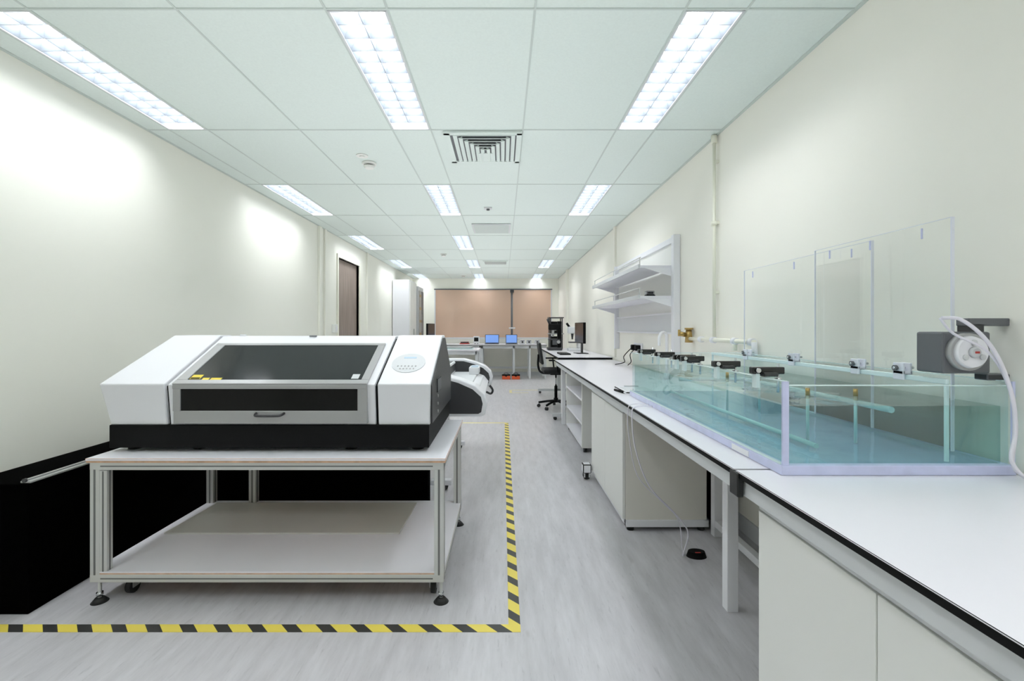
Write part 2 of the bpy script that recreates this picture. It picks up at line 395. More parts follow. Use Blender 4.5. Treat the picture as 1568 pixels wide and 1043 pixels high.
# ------------------------------------------------------------ flatbed printer
p = B('flatbed_uv_printer')
LY, LZ, TY, TZ = 2.24, .995, 2.69, 1.220
prof = [(2.262, .795), (LY, LZ), (TY, TZ), (2.80, TZ), (3.10, 1.0), (3.10, .795)]
def inset(d):
    return [(2.262+d, .795), (LY+d, LZ-d*.6), (TY+d*.3, TZ-d), (2.80, TZ-d), (3.10-d, 1.0-d*.5), (3.10-d, .795)]
def sect(x0, x1, xb0, xb1, m, bev, pr, top=0.0):
    n = len(pr); vs = []
    for side in (0, 1):
        for q in pr:
            k = min(1, max(0, (q[1]-.795)/.2)); x = (xb0+(x0-xb0)*k) if side == 0 else (xb1+(x1-xb1)*k)
            if side == 0: x += top*max(0, (q[1]-.995)/.225)
            vs.append((x, q[0], q[1]))
    fs = [tuple(range(n)), tuple(range(2*n-1, n-1, -1))]+[(i, (i+1) % n, (i+1) % n+n, i+n) for i in range(n)]
    p.mesh(vs, fs, m, bev)
p.part('left_housing'); sect(-1.925, -1.614, -1.885, -1.614, 'white', .006, prof, top=.045)
p.part('right_housing'); sect(-.598, -.346, -.598, -.352, 'white', .006, prof)
p.part('core'); sect(-1.62, -.59, -1.62, -.59, 'black', 0, inset(.02))
p.part('centre_housing'); sect(-1.600, -.612, -1.600, -.612, 'white', .004, inset(.004))
p.part('right_side_panel').prism('X', [(2.275, .80), (2.262, .985), (2.70, 1.205), (2.79, 1.205), (3.085, .99), (3.085, .80)], -.350, -.341, 'dark', .001)
p.part('base').box(-1.885, -.353, 2.25, 3.10, .688, .798, 'black', .004)
for x in (-1.82, -1.5, -.75, -.42):
    for y in (2.33, 3.0): p.cyl((x, y, .668), (x, y, .69), .03, 'rubber')
p.box(-.352, -.335, 2.42, 2.56, .93, 1.0, 'dgrey', .003)
for z in (.88, .84, .80): p.cyl((-.342, 2.45, z+.03), (-.335, 2.45, z+.03), .008, 'grey')
sv = Vector((0, TY-LY, TZ-LZ)); sn = Vector((0, -(TZ-LZ), (TY-LY))).normalized()
def S(x, t, h): v = Vector((x, LY, LZ))+sv*t+sn*h; return v
def slab(x0, x1, t0, t1, h0, h1, m, bev=0.0):
    vs = [S(x, t, h) for h in (h0, h1) for t in (t0, t1) for x in (x0, x1)]
    p.mesh(vs, [(0, 1, 3, 2), (4, 6, 7, 5), (0, 4, 5, 1), (2, 3, 7, 6), (0, 2, 6, 4), (1, 5, 7, 3)], m, bev)
p.part('lid_frame')
slab(-1.571, -.645, -.015, .055, -.004, .008, 'grey', .003); slab(-1.571, -.645, .745, .79, -.004, .008, 'grey', .003)
slab(-1.571, -1.520, .055, .745, -.004, .008, 'grey', .003); slab(-.682, -.645, .055, .745, -.004, .008, 'grey', .003)
p.part('lid_glass'); slab(-1.522, -.680, .05, .75, -.003, .004, 'pglass')
p.part('stickers'); slab(-1.515, -1.465, .075, .15, .004, .0048, 'yellow'); slab(-1.452, -1.42, .06, .095, .004, .0048, 'yellow'); slab(-1.412, -1.36, .06, .095, .004, .0048, 'yellow'); slab(-.735, -.70, .08, .16, .004, .0048, 'lgrey')
slab(-1.512, -1.468, .078, .10, .0048, .0052, 'black'); slab(-1.50, -1.465, .985, 1.0, .002, .006, 'lgrey'); slab(-1.1, -1.06, .965, .98, .0, .005, 'dgrey')
p.part('front_door_frame')
fy0, fy1 = 2.232, 2.25
p.box(-1.571, -.647, fy0, fy1+.03, .972, .992, 'grey', .003).box(-1.571, -.647, fy0+.008, fy1+.03, .806, .868, 'grey', .003)
p.box(-1.571, -1.535, fy0+.004, fy1+.03, .866, .974, 'grey', .002).box(-.692, -.647, fy0+.004, fy1+.03, .866, .974, 'grey', .002)
p.part('front_window').box(-1.54, -.688, fy0+.01, fy1+.02, .862, .978, 'pglass2')
p.part('door_handle').tube([(-1.176, 2.243, .856), (-1.17, 2.218, .850), (-1.15, 2.210, .848), (-1.068, 2.210, .848), (-1.048, 2.218, .850), (-1.042, 2.243, .856)], .006, 'dark', sub=4)
p.part('control_panel')
n = 36
vs = []
for h in (.0, .003):
    for i in range(n):
        a = 2*math.pi*i/n; vs.append(S(-.483+.085*math.cos(a), .385+.185*math.sin(a), h))
p.mesh(vs, [tuple(range(n)), tuple(range(2*n-1, n-1, -1))]+[(i, (i+1) % n, (i+1) % n+n, i+n) for i in range(n)], 'lgrey')
for i in range(6): slab(-.535+i*.018, -.528+i*.018, .31, .328, .003, .005, 'grey')
for i in range(5): slab(-.52+i*.017, -.513+i*.017, .26, .275, .003, .005, 'grey')
slab(-.515, -.45, .47, .50, .003, .004, 'blue2')
p.done()

# black cases
k = B('black_equipment_case')
k.part('case').box(-2.395, -2.09, 2.07, 3.75, 0.0, .565, 'void', .004).box(-2.395, -2.085, 2.065, 3.76, .56, .575, 'void', .003)
k.part('linear_rail').box(-2.135, -2.09, 2.08, 3.4, .575, .584, 'alu', .002).box(-2.12, -2.105, 2.08, 3.4, .584, .592, 'chrome', .002).cyl((-2.112, 2.072, .588), (-2.112, 2.082, .588), .009, 'dark')
k.done()
k = B('black_equipment_case'); k.box(-1.98, -.50, 3.14, 3.24, 0, .60, 'void', .004).box(-1.985, -.495, 3.135, 3.245, .595, .61, 'void', .003).done()

# plotter behind
q = B('roll_cutting_plotter')
cap = [(-.78, .66), (-.78, .90), (-.72, .935), (-.42, .935), (-.30, .905), (-.19, .862), (-.125, .80), (-.108, .74), (-.122, .665), (-.15, .648), (-.70, .648)]
capi = [(-.76, .675), (-.76, .895), (-.71, .915), (-.42, .912), (-.31, .882), (-.21, .838), (-.152, .785), (-.14, .738), (-.15, .68), (-.17, .668), (-.70, .668)]
def capat(y0, y1):
    q.prism('Y', cap, y0, y1, 'white', .008); q.prism('Y', capi, y0-.003, y0+.002, 'dark', 0)
q.part('end_cap_near'); capat(3.26, 3.42)
q.part('end_cap_far'); capat(5.0, 5.16)
q.part('bed').box(-.72, -.26, 3.42, 5.0, .70, .80, 'lgrey', .01).prism('Y', [(-.30, .70), (-.30, .80), (-.2, .76), (-.15, .70)], 3.42, 5.0, 'white', .006)
q.box(-.78, -.50, 3.42, 5.0, .80, .915, 'dark', .02)
q.part('control_panel').box(-.48, -.32, 3.63, 3.9, .80, .865, 'white', .006, R=Matrix.Rotation(math.radians(12), 3, 'Y')).box(-.45, -.36, 3.66, 3.84, .862, .872, 'blue2', .002, R=Matrix.Rotation(math.radians(12), 3, 'Y'))
q.box(-.34, -.24, 4.7, 4.95, .80, .87, 'white', .006).box(-.32, -.25, 4.72, 4.92, .868, .876, 'blue2')
q.part('media_roller').cyl((-.2, 3.42, .69), (-.2, 5.0, .69), .02, 'alu')
q.part('hook').tube([(-.15, 5.05, .66), (-.11, 5.05, .60), (-.13, 5.05, .56), (-.18, 5.05, .58)], .012, 'dark')
q.part('stand')
for y in (3.65, 4.9):
    q.box(-.62, -.56, y, y+.06, .05, .65, 'white', .005).box(-.75, -.40, y, y+.06, .04, .08, 'white', .005)
    for x in (-.72, -.45): q.cyl((x, y+.01, .022), (x, y+.05, .022), .022, 'rubber')
q.box(-.61, -.57, 3.7, 4.9, .30, .36, 'white', .004)
q.done()

# ------------------------------------------------------------ right bench
HB = .84
def bench(y0, y1, legs):
    b = B('lab_bench')
    b.part('worktop').box(.692, XR-.012, y0, y1, HB-.020, HB-.002, 'black', .001).box(.690, XR-.012, y0, y1, HB-.004, HB, 'benchtop', .001)
    b.part('apron').box(.712, .74, y0, y1, .765, HB-.02, 'lgrey', .002).box(XR-.06, XR-.03, y0, y1, .76, HB-.02, 'lgrey')
    b.part('legs')
    for (x, y) in legs: b.box(x-.025, x+.025, y-.025, y+.025, 0.0, .80, 'white', .003)
    return b
b = bench(.1, 1.395, [(1.3, 1.35)]); b.done()
b = bench(1.405, 6.28, [(1.02, 2.11), (1.30, 2.11), (1.30, 2.86), (1.02, 4.5), (1.30, 4.5), (.80, 6.2), (1.30, 6.2)])
b.part('rails').box(1.28, 1.32, 1.43, 2.84, .06, .10, 'white', .003).box(1.04, 1.28, 2.09, 2.13, .72, .78, 'white', .003)
b.box(1.28, 1.32, 4.5, 6.2, .06, .10, 'white', .003)
b.done()
B('bench_joint_bracket').box(.686, .705, 1.375, 1.425, .765, .836, 'blackg', .003).done()

def cabinet(y0, y1, doors, z0, base):
    b = B('under_bench_cabinet')
    b.part('carcass').box(.765, 1.27, y0, y1, z0, .76, 'cabside', .002)
    b.part('doors'); n = len(doors)-1
    for i in range(n): b.box(.745, .764, doors[i]+.002, doors[i+1]-.002, z0+.005, .73, 'cab', .002)
    b.box(.748, .764, y0, y1, .734, .762, 'lgrey')
    if base == 'frame':
        b.part('base_frame').box(.765, 1.28, y0-.01, y0+.03, .025, z0, 'white', .003).box(.765, .80, y0, y1, .025, z0, 'white', .003).box(.765, 1.28, y1-.03, y1, .025, z0, 'white', .003)
        for x in (.80, 1.24):
            for y in (y0+.02, y1-.02): b.cyl((x, y, 0), (x, y, .03), .022, 'rubber')
    else:
        b.part('plinth').box(.80, 1.25, y0+.01, y1-.01, 0, z0, 'dgrey')
    b.done()
cabinet(.12, 1.372, [.12, .52, .938, 1.372], .08, 'plinth')
cabinet(2.93, 3.95, [2.93, 3.44, 3.95], .068, 'frame')
b = B('open_shelf_cabinet')
b.part('carcass').box(.80, 1.25, 4.75, 4.78, .05, .76, 'cab').box(.80, 1.25, 5.9, 5.93, .05, .76, 'cab').box(1.22, 1.25, 4.78, 5.9, .05, .76, 'cabside')
b.part('shelves')
for z in (.05, .28, .52, .74): b.box(.80, 1.22, 4.78, 5.9, z, z+.02, 'white_m')
b.part('feet')
for y in (4.8, 5.88):
    for x in (.84, 1.2): b.cyl((x, y, 0), (x, y, .05), .02, 'rubber')
b.done()
b = B('swivel_castor_stand')
b.cyl((.70, 3.92, 0.03), (.70, 3.96, .03), .03, 'rubber', seg=24).box(.665, .735, 3.90, 3.98, .055, .13, 'white', .008).box(.675, .685, 3.91, 3.97, .02, .06, 'lgrey').box(.715, .725, 3.91, 3.97, .02, .06, 'lgrey').done()
B('black_power_box').box(1.36, 1.46, 2.95, 3.2, .0, .5, 'black', .006).box(1.34, 1.36, 2.98, 3.0, .3, .45, 'dark').done()
b = B('foot_switch')
n = 24
vs = [(1.07+.055*math.cos(2*math.pi*i/n), 2.60+.04*math.sin(2*math.pi*i/n), 0) for i in range(n)]+[(1.07+.045*math.cos(2*math.pi*i/n), 2.60+.03*math.sin(2*math.pi*i/n), .03) for i in range(n)]
b.mesh(vs, [tuple(range(n)), tuple(range(2*n-1, n-1, -1))]+[(i, (i+1) % n, (i+1) % n+n, i+n) for i in range(n)], 'black', smooth=False)
b.box(1.055, 1.085, 2.575, 2.583, .028, .031, 'red').done()
b = B('hanging_cable')
b.part('cable').tube([(.80, 2.5, .846), (.70, 2.48, .846), (.680, 2.48, .80), (.70, 2.48, .62), (.78, 2.5, .42), (.92, 2.53, .27), (1.0, 2.54, .16), (.98, 2.56, .03), (1.005, 2.6, .012)], .0035, 'hose')
b.tube([(.80, 2.56, .846), (.70, 2.56, .846), (.680, 2.56, .80), (.69, 2.57, .66), (.74, 2.58, .45), (.88, 2.6, .3), (.97, 2.6, .2), (1.0, 2.62, .03), (1.01, 2.62, .012)], .0025, 'hose')
b.done()

# ------------------------------------------------------------ tank
TX0, TX1, TY0, TY1, TZ0, TZ1 = .80, 1.465, 1.344, 2.95, HB, 1.108
t = B('acrylic_water_tank')
def quad(b, pts, m): b.mesh(pts, [(0, 1, 2, 3)], m)
t.part('base_slab').box(TX0-.005, TX1, TY0-.004, TY1, TZ0+.0005, TZ0+.028, 'lav', .002)
t.part('walls')
zt = TZ1
quad(t, [(TX0+.01, TY0+.01, TZ0+.028), (TX0+.01, TY1-.01, TZ0+.028), (TX0+.01, TY1-.01, zt), (TX0+.01, TY0+.01, zt)], 'acrylic')
quad(t, [(TX1-.01, TY0+.01, TZ0+.028), (TX1-.01, TY1-.01, TZ0+.028), (TX1-.01, TY1-.01, zt), (TX1-.01, TY0+.01, zt)], 'acrylic')
quad(t, [(TX0+.01, TY0+.01, TZ0+.028), (TX1-.01, TY0+.01, TZ0+.028), (TX1-.01, TY0+.01, zt-.012), (TX0+.01, TY0+.01, zt-.012)], 'acrylic')
quad(t, [(TX0+.01, TY1-.01, TZ0+.028), (TX1-.01, TY1-.01, TZ0+.028), (TX1-.01, TY1-.01, zt), (TX0+.01, TY1-.01, zt)], 'acrylic')
t.part('edges')
t.box(TX0, TX0+.018, TY0, TY0+.006, TZ0+.028, TZ1, 'lav').box(TX1-.008, TX1, TY0, TY0+.006, TZ0+.028, TZ1, 'lav')
t.box(TX0+.002, TX0+.018, TY0+.006, TY1, TZ1-.001, TZ1+.001, 'aqua').box(TX0+.018, TX1-.002, TY0+.002, TY0+.018, TZ1-.013, TZ1-.011, 'aqua')
t.box(TX1-.018, TX1-.002, TY0+.02, TY1, TZ1-.001, TZ1+.001, 'aqua').box(TX0+.02, TX1-.02, TY1-.018, TY1-.002, TZ1-.001, TZ1+.001, 'aqua')
t.box(TX0-.001, TX0+.004, TY0+.01, TY1, TZ0+.026, TZ0+.034, 'aqua')
t.part('water')
wx0, wx1, wy0, wy1, wz = TX0+.021, TX1-.021, TY0+.021, TY1-.021, 1.035
t.box(wx0, wx1, wy0, wy1, TZ0+.0285, wz, 'water')
t.part('submerged_frame')
t.cyl((.9, 2.4, 1.0), (1.29, 2.4, 1.0), .009, 'tealtube')
t.cyl((1.24, 1.5, 1.0), (1.24, 2.8, 1.0), .010, 'tealtube').cyl((1.0, 1.5, .885), (1.0, 2.8, .885), .008, 'tealtube')
for x, y in ((1.05, 1.62), (1.2, 1.6), (1.05, 2.2), (1.2, 2.2)):
    t.cyl((x, y, .87), (x, y, 1.03), .005, 'tealtube'); t.cyl((x, y, 1.03), (x, y, 1.055), .007, 'brass')
t.part('label').box(TX0-.007, TX0-.0045, 1.52, 1.63, TZ0+.004, TZ0+.022, 'white')
t.done()
for y in (1.47, 1.74, 2.05, 2.14, 2.40, 2.70):
    c = B('tank_clamp'); z = TZ1+.002
    c.part('bar').box(.775, .875, y-.012, y+.012, z+.008, z+.030, 'blackg', .003).box(.80, .845, y-.03, y+.02, z+.002, z+.014, 'dark', .002)
    c.part('jaw').box(.785, .797, y-.014, y+.014, z-.035, z+.01, 'aqua', .002)
    c.part('screw').cyl((.86, y, z-.05), (.86, y, z+.04), .004, 'chrome').cyl((.86, y, z-.012), (.86, y, z-.004), .011, 'chrome').cyl((.79, y-.02, z+.02), (.79, y-.012, z+.02), .007, 'chrome')
    c.done()
t = B('clear_divider_rail'); t.box(1.294, 1.306, TY0+.03, TY1-.03, TZ1-.012, TZ1+.004, 'aqua', .002)
for y in (TY0+.03, TY1-.04): t.box(1.296, 1.304, y, y+.008, TZ0+.03, TZ1-.012, 'aqua')
t.done()
for y in (1.53, 1.72, 2.10, 2.5):
    c = B('acrylic_clip'); z = TZ1+.006
    c.box(1.285, 1.292, y-.02, y+.02, z-.02, z+.035, 'ledge', .002).box(1.308, 1.315, y-.02, y+.02, z-.02, z+.035, 'ledge', .002).box(1.285, 1.315, y-.02, y+.02, z, z+.008, 'ledge').cyl((1.27, y, z+.018), (1.335, y, z+.018), .004, 'chrome').cyl((1.272, y, z+.018), (1.280, y, z+.018), .009, 'dgrey').done()
def sheet(y0, y1, z1, x):
    s = B('clear_acrylic_panel'); z0 = TZ0+.035
    s.part('sheet'); quad(s, [(x+.003, y0, z0), (x+.003, y1, z0), (x+.003, y1, z1), (x+.003, y0, z1)], 'acrylic2')
    s.part('polished_edge').box(x, x+.010, y0-.002, y0+.001, z0, z1, 'ledge').box(x+.001, x+.004, y0, y1, z1-.001, z1+.0005, 'ledge').box(x, x+.006, y1-.001, y1+.001, z0, z1, 'ledge')
    s.part('tab')
    for yy in (y0+.10, (y0+y1)/2, y1-.1): s.box(x-.002, x+.002, yy, yy+.004, z1-.05, z1-.015, 'lav')
    s.done()
sheet(1.475, 2.12, 1.61, 1.405); sheet(1.82, 2.78, 1.60, 1.425)

# pump
c = B('peristaltic_pump')
px, py, pz = 1.362, 1.37, 1.192
c.part('housing').box(px-.080, px+.060, py, py+.09, pz-.064, pz+.058, 'dgrey', .006)
c.part('head').cyl((px-.02, py, pz), (px-.02, py-.018, pz), .054, 'grey', seg=40).cyl((px-.02, py-.018, pz), (px-.02, py-.03, pz), .047, 'white', r2=.043, seg=40).cyl((px-.02, py-.03, pz), (px-.02, py-.040, pz), .016, 'lgrey', r2=.012)
for i in range(3):
    a = math.radians(90+120*i); c.cyl((px-.02+.028*math.cos(a), py-.03, pz+.028*math.sin(a)), (px-.02+.028*math.cos(a), py-.034, pz+.028*math.sin(a)), .008, 'lgrey')
c.box(px-.026, px-.014, py-.0415, py-.040, pz-.003, pz+.003, 'red')
c.part('mount').box(px+.005, XR-.001, py+.01, py+.05, pz+.075, pz+.098, 'dgrey', .003).box(px+.01, px+.05, py+.01, py+.05, pz+.055, pz+.08, 'dark').box(px+.06, XR-.001, py+.01, py+.05, pz-.085, pz-.066, 'dark', .003)
c.part('tubing').tube([(1.25, 1.34, 1.29), (1.29, 1.325, 1.285), (1.34, 1.31, 1.235), (1.378, 1.30, 1.16), (1.40, 1.29, 1.06), (1.405, 1.29, .97), (1.385, 1.28, .90), (1.41, 1.26, .855), (1.46, 1.22, .852)], .005, 'hose')
c.tube([(1.25, 1.345, 1.29), (1.275, 1.33, 1.245), (1.35, 1.315, 1.20), (1.40, 1.31, 1.12), (1.42, 1.30, 1.0), (1.40, 1.29, .88), (1.44, 1.28, .855)], .0035, 'hose')
c.done()

# pipes & valves on right wall
c = B('water_pipe')
c.part('riser').cyl((1.46, 3.25, 1.17), (1.46, 3.25, H-.01), .011, 'pipe').cyl((1.46, 3.25, H-.06), (1.46, 3.25, H-.008), .020, 'pipe').cyl((1.46, 3.25, 1.97), (1.46, 3.25, 2.0), .020, 'pipe')
for z in (2.4, 1.98, 1.5): c.box(1.465, XR-.001, 3.235, 3.265, z, z+.02, 'pipe')
c.part('branch').cyl((1.455, 2.72, 1.18), (1.455, 3.72, 1.18), .014, 'pipe')
for y in (2.75, 2.95, 3.25, 3.45): c.cyl((1.455, y-.02, 1.18), (1.455, y+.02, 1.18), .022, 'white')
c.part('stub').cyl((1.455, 2.95, 1.18), (1.455, 2.95, 1.12), .014, 'pipe').cyl((1.455, 2.72, 1.18), (1.455, 2.72, 1.10), .016, 'white')
c.part('brass_valve').cyl((1.455, 3.68, 1.15), (1.455, 3.68, 1.25), .03, 'brass', r2=.022).cyl((1.43, 3.68, 1.21), (1.38, 3.68, 1.22), .018, 'brass').cyl((1.455, 3.68, 1.25), (1.455, 3.68, 1.265), .032, 'brass').cyl((1.38, 3.68, 1.20), (1.38, 3.68, 1.25), .010, 'brass')
c.done()
c = B('gooseneck_faucet')
c.part('base').cyl((1.36, 3.9, HB+.0005), (1.36, 3.9, HB+.05), .025, 'white')
c.part('spout').tube([(1.36, 3.9, HB+.05), (1.36, 3.9, 1.15), (1.345, 3.88, 1.215), (1.30, 3.84, 1.225), (1.265, 3.80, 1.19), (1.26, 3.79, 1.12)], .012, 'white'); c.done()

# wall shelf
c = B('wall_shelf_unit')
Y0, Y1 = 3.94, 6.0
c.part('uprights').box(XR-.06, XR-.002, Y0, Y0+.06, 1.0, 2.05, 'white', .004).box(XR-.06, XR-.002, Y1, Y1+.05, 1.0, 2.05, 'white', .004)
c.part('back_rails').box(XR-.03, XR-.002, Y0+.06, Y1, 2.0, 2.05, 'white', .003).box(XR-.02, XR-.002, Y0+.06, Y1, 1.22, 1.40, 'lgrey', .003).box(XR-.035, XR-.02, Y0+.06, Y1, 1.385, 1.40, 'white').box(XR-.035, XR-.02, Y0+.06, Y1, 1.21, 1.225, 'white')
c.box(XR-.012, XR-.002, Y0+.06, Y1, 1.40, 2.0, 'cab')
c.part('shelves')
for z in (1.515, 1.775):
    c.box(1.15, XR-.03, Y0+.06, Y1+.02, z, z+.022, 'white_m', .002).box(1.145, 1.165, Y0+.04, Y1+.03, z-.006, z+.03, 'lgrey', .002)
    for y in (Y0+.055, Y1): c.prism('Y', [(1.20, z), (XR-.06, z), (XR-.06, z-.07)], y, y+.006, 'white')
    c.cyl((1.17, Y0+.06, z+.09), (1.17, Y1, z+.09), .004, 'alu')
    for y in (Y0+.08, (Y0+Y1)/2, Y1-.02): c.cyl((1.17, y, z+.02), (1.17, y, z+.09), .004, 'alu')
c.done()
c = B('small_label_printer'); c.box(1.30, 1.38, 4.25, 4.33, 1.538, 1.565, 'black', .004).box(1.305, 1.375, 4.26, 4.33, 1.565, 1.60, 'lgrey', .004).box(1.31, 1.36, 4.245, 4.26, 1.572, 1.592, 'dark').done()

c = B('power_socket'); c.part('plate').box(XR-.015, XR-.001, 5.0, 5.3, 1.0, 1.1, 'white', .003)
c.part('plugs').box(XR-.07, XR-.015, 5.03, 5.09, 1.02, 1.08, 'black', .008).box(XR-.07, XR-.015, 5.18, 5.24, 1.02, 1.08, 'black', .008)
c.part('cords').tube([(XR-.07, 5.06, 1.04), (XR-.12, 5.06, .98), (XR-.1, 5.1, .9), (XR-.08, 5.3, .846)], .005, 'black').tube([(XR-.07, 5.21, 1.04), (XR-.15, 5.21, .95), (XR-.12, 5.3, .88), (XR-.2, 5.4, .846)], .005, 'black'); c.done()
c = B('clipboard'); z = HB+.0008; c.part('board').box(.80, 1.02, 3.05, 3.35, z, z+.005, 'white'); c.part('clip').box(.86, .96, 3.33, 3.35, z+.005, z+.012, 'chrome'); c.part('frame_edge').box(.795, .80, 3.05, 3.35, z, z+.006, 'black').box(.80, 1.02, 3.045, 3.05, z, z+.006, 'black'); c.part('sheet').box(.82, 1.0, 3.07, 3.32, z+.005, z+.006, 'lgrey'); c.done()
c = B('marker_pen'); c.cyl((.75, 3.15, HB+.009), (.78, 3.02, HB+.009), .008, 'black').cyl((.78, 3.02, HB+.009), (.783, 3.004, HB+.009), .006, 'white').done()

# ------------------------------------------------------------ table 2 with equipment
c = B('height_adjustable_table'); hz = .87
c.part('top').box(.75, XR-.01, 6.35, 9.3, hz-.03, hz-.004, 'black', .002).box(.748, XR-.01, 6.348, 9.3, hz-.006, hz, 'benchtop', .001)
c.part('legs')
for y in (6.45, 9.1):
    c.box(1.05, 1.12, y, y+.06, .06, .84, 'lgrey', .004).box(.68, 1.42, y, y+.06, .045, .095, 'lgrey', .006).box(.78, 1.42, y+.01, y+.05, .80, .84, 'lgrey')
    for x in (.72, 1.38): c.cyl((x, y+.01, .024), (x, y+.05, .024), .024, 'rubber')
c.box(1.40, 1.43, 6.5, 9.1, .45, .50, 'lgrey')
c.box(.80, .84, 6.46, 6.50, .10, .84, 'lgrey', .004)
c.done()
c = B('computer_tower'); c.part('case').box(1.16, 1.34, 6.62, 7.0, .12, .5, 'black', .006); c.part('front').box(1.15, 1.161, 6.64, 6.98, .2, .42, 'dark'); c.part('cradle').box(1.17, 1.33, 6.65, 6.95, 0, .12, 'dgrey'); c.done()
hz += .0008
def monitor(x, y, z, rot, w=.52, h=.30):
    c = B('computer_monitor')
    c.part('panel').box(-w/2, w/2, -.02, .02, .16, .16+h, 'black', .006); c.part('screen').box(-w/2+.012, w/2-.012, -.022, -.019, .172, .148+h, 'blackg')
    c.part('stand').box(-.03, .03, .015, .04, .0, .3, 'dark', .004).box(-.12, .12, -.08, .1, 0, .012, 'dark', .004)
    c.xform(Matrix.Translation((x, y, z)) @ Matrix.Rotation(rot, 4, 'Z')).done()
monitor(1.2, 7.3, hz, math.radians(-84), .5, .32)
c = B('desktop_microscope')
c.part('base').box(.80, 1.05, 8.3, 8.6, hz, hz+.05, 'dark', .01); c.part('column').box(.98, 1.05, 8.42, 8.5, hz+.05, hz+.52, 'black', .008)
c.part('head').box(.82, 1.04, 8.40, 8.52, hz+.36, hz+.47, 'black', .015).cyl((.84, 8.45, hz+.47), (.80, 8.44, hz+.56), .022, 'dark').cyl((.9, 8.45, hz+.36), (.9, 8.45, hz+.24), .03, 'grey', r2=.015)
c.part('stage').box(.82, 1.02, 8.36, 8.55, hz+.18, hz+.2, 'dark'); c.part('knob').cyl((.99, 8.38, hz+.15), (.99, 8.34, hz+.15), .03, 'grey'); c.done()
c = B('desktop_microscope')
c.part('base').box(1.12, 1.36, 8.0, 8.25, hz, hz+.05, 'lgrey', .01); c.part('column').box(1.28, 1.34, 8.1, 8.16, hz+.05, hz+.42, 'white', .008)
c.part('head').box(1.12, 1.33, 8.06, 8.2, hz+.30, hz+.42, 'lgrey', .02).cyl((1.16, 8.13, hz+.40), (1.10, 8.13, hz+.48), .02, 'black').cyl((1.2, 8.13, hz+.3), (1.2, 8.13, hz+.2), .025, 'dark', r2=.012)
c.part('stage').box(1.14, 1.32, 8.05, 8.22, hz+.14, hz+.16, 'dark'); c.done()
c = B('instrument_rack'); c.part('posts')
for x in (.88, 1.10):
    for y in (8.8, 9.05): c.box(x, x+.02, y, y+.02, hz, hz+.6, 'dark')
c.part('shelves').box(.86, 1.14, 8.78, 9.09, hz+.28, hz+.3, 'grey').box(.86, 1.14, 8.78, 9.09, hz+.58, hz+.6, 'dark')
c.part('controller_low').box(.905, 1.095, 8.82, 9.04, hz, hz+.24, 'black', .01).box(.93, 1.07, 8.817, 8.82, hz+.08, hz+.18, 'dgrey')
c.part('controller_high').box(.905, 1.095, 8.82, 9.04, hz+.30, hz+.52, 'black', .01).box(.92, 1.0, 8.817, 8.82, hz+.35, hz+.45, 'grey'); c.done()
c = B('computer_keyboard'); c.part('tray').box(.84, 1.0, 6.9, 7.32, hz, hz+.018, 'black', .004); c.part('keys')
for i in range(5):
    for j in range(13): c.box(.852+i*.028, .874+i*.028, 6.92+j*.03, 6.943+j*.03, hz+.018, hz+.024, 'dark')
c.done()

# office chair (drafting)
c = B('office_chair'); cx, cy = .84, 7.45
c.part('base')
for i in range(5):
    a = 2*math.pi*i/5+.3; dx, dy = math.cos(a), math.sin(a)
    c.tube([(cx, cy, .12), (cx+.15*dx, cy+.15*dy, .10), (cx+.28*dx, cy+.28*dy, .075)], .018, 'black', sub=2)
    c.cyl((cx+.28*dx-.02*dy, cy+.28*dy+.02*dx, .026), (cx+.28*dx+.02*dy, cy+.28*dy-.02*dx, .026), .026, 'rubber')
c.cyl((cx, cy, .09), (cx, cy, .16), .035, 'black')
c.part('gas_lift').cyl((cx, cy, .15), (cx, cy, .35), .025, 'black').cyl((cx, cy, .35), (cx, cy, .54), .014, 'chrome')
c.part('seat').box(cx-.22, cx+.24, cy-.24, cy+.24, .56, .63, 'fabric', .03).box(cx-.1, cx+.1, cy-.1, cy+.1, .53, .57, 'black', .01)
c.part('backrest')
R = Matrix.Rotation(math.radians(-8), 3, 'Y')
c.box(cx-.27, cx-.23, cy-.22, cy+.22, .70, 1.04, 'fabric', .018, R=R)
c.tube([(cx-.02, cy, .55), (cx-.22, cy, .56), (cx-.28, cy, .66), (cx-.275, cy, .85)], .018, 'black')
c.part('armrests')
for sgn in (-1, 1):
    c.tube([(cx, cy+sgn*.2, .57), (cx, cy+sgn*.28, .6), (cx-.02, cy+sgn*.28, .76)], .012, 'black'); c.box(cx-.14, cx+.1, cy+sgn*.28-.03, cy+sgn*.28+.03, .76, .785, 'dark', .01)
c.done()

# ------------------------------------------------------------ back benches
c = B('lab_bench'); zb = .86
c.part('worktop').box(-1.55, 1.1, 11.75, YB-.05, zb-.03, zb-.002, 'grey').box(-1.55, 1.1, 11.745, YB-.05, zb-.008, zb, 'benchtop')
c.part('legs')
for x in (-1.5, -.6, -.55, .25, .65, 1.04): c.box(x, x+.05, 11.8, 11.85, 0, zb-.03, 'lgrey', .003).box(x, x+.05, 12.4, 12.45, 0, zb-.03, 'lgrey')
c.part('rails').box(-1.5, 1.05, 11.8, 11.83, zb-.10, zb-.03, 'lgrey').box(-1.5, 1.05, 12.42, 12.45, .2, .25, 'lgrey')
c.done()
zb += .0008
c = B('side_table')
c.part('top').box(-1.75, -.48, 9.3, 10.2, .81, .84, 'benchtop', .002)
c.part('legs')
for x in (-1.72, -.55):
    for y in (9.33, 10.1): c.box(x, x+.05, y, y+.05, 0, .81, 'lgrey', .003)
c.box(-1.7, -.52, 9.33, 9.36, .74, .81, 'lgrey').box(-1.7, -.52, 9.34, 9.37, .2, .24, 'lgrey'); c.done()
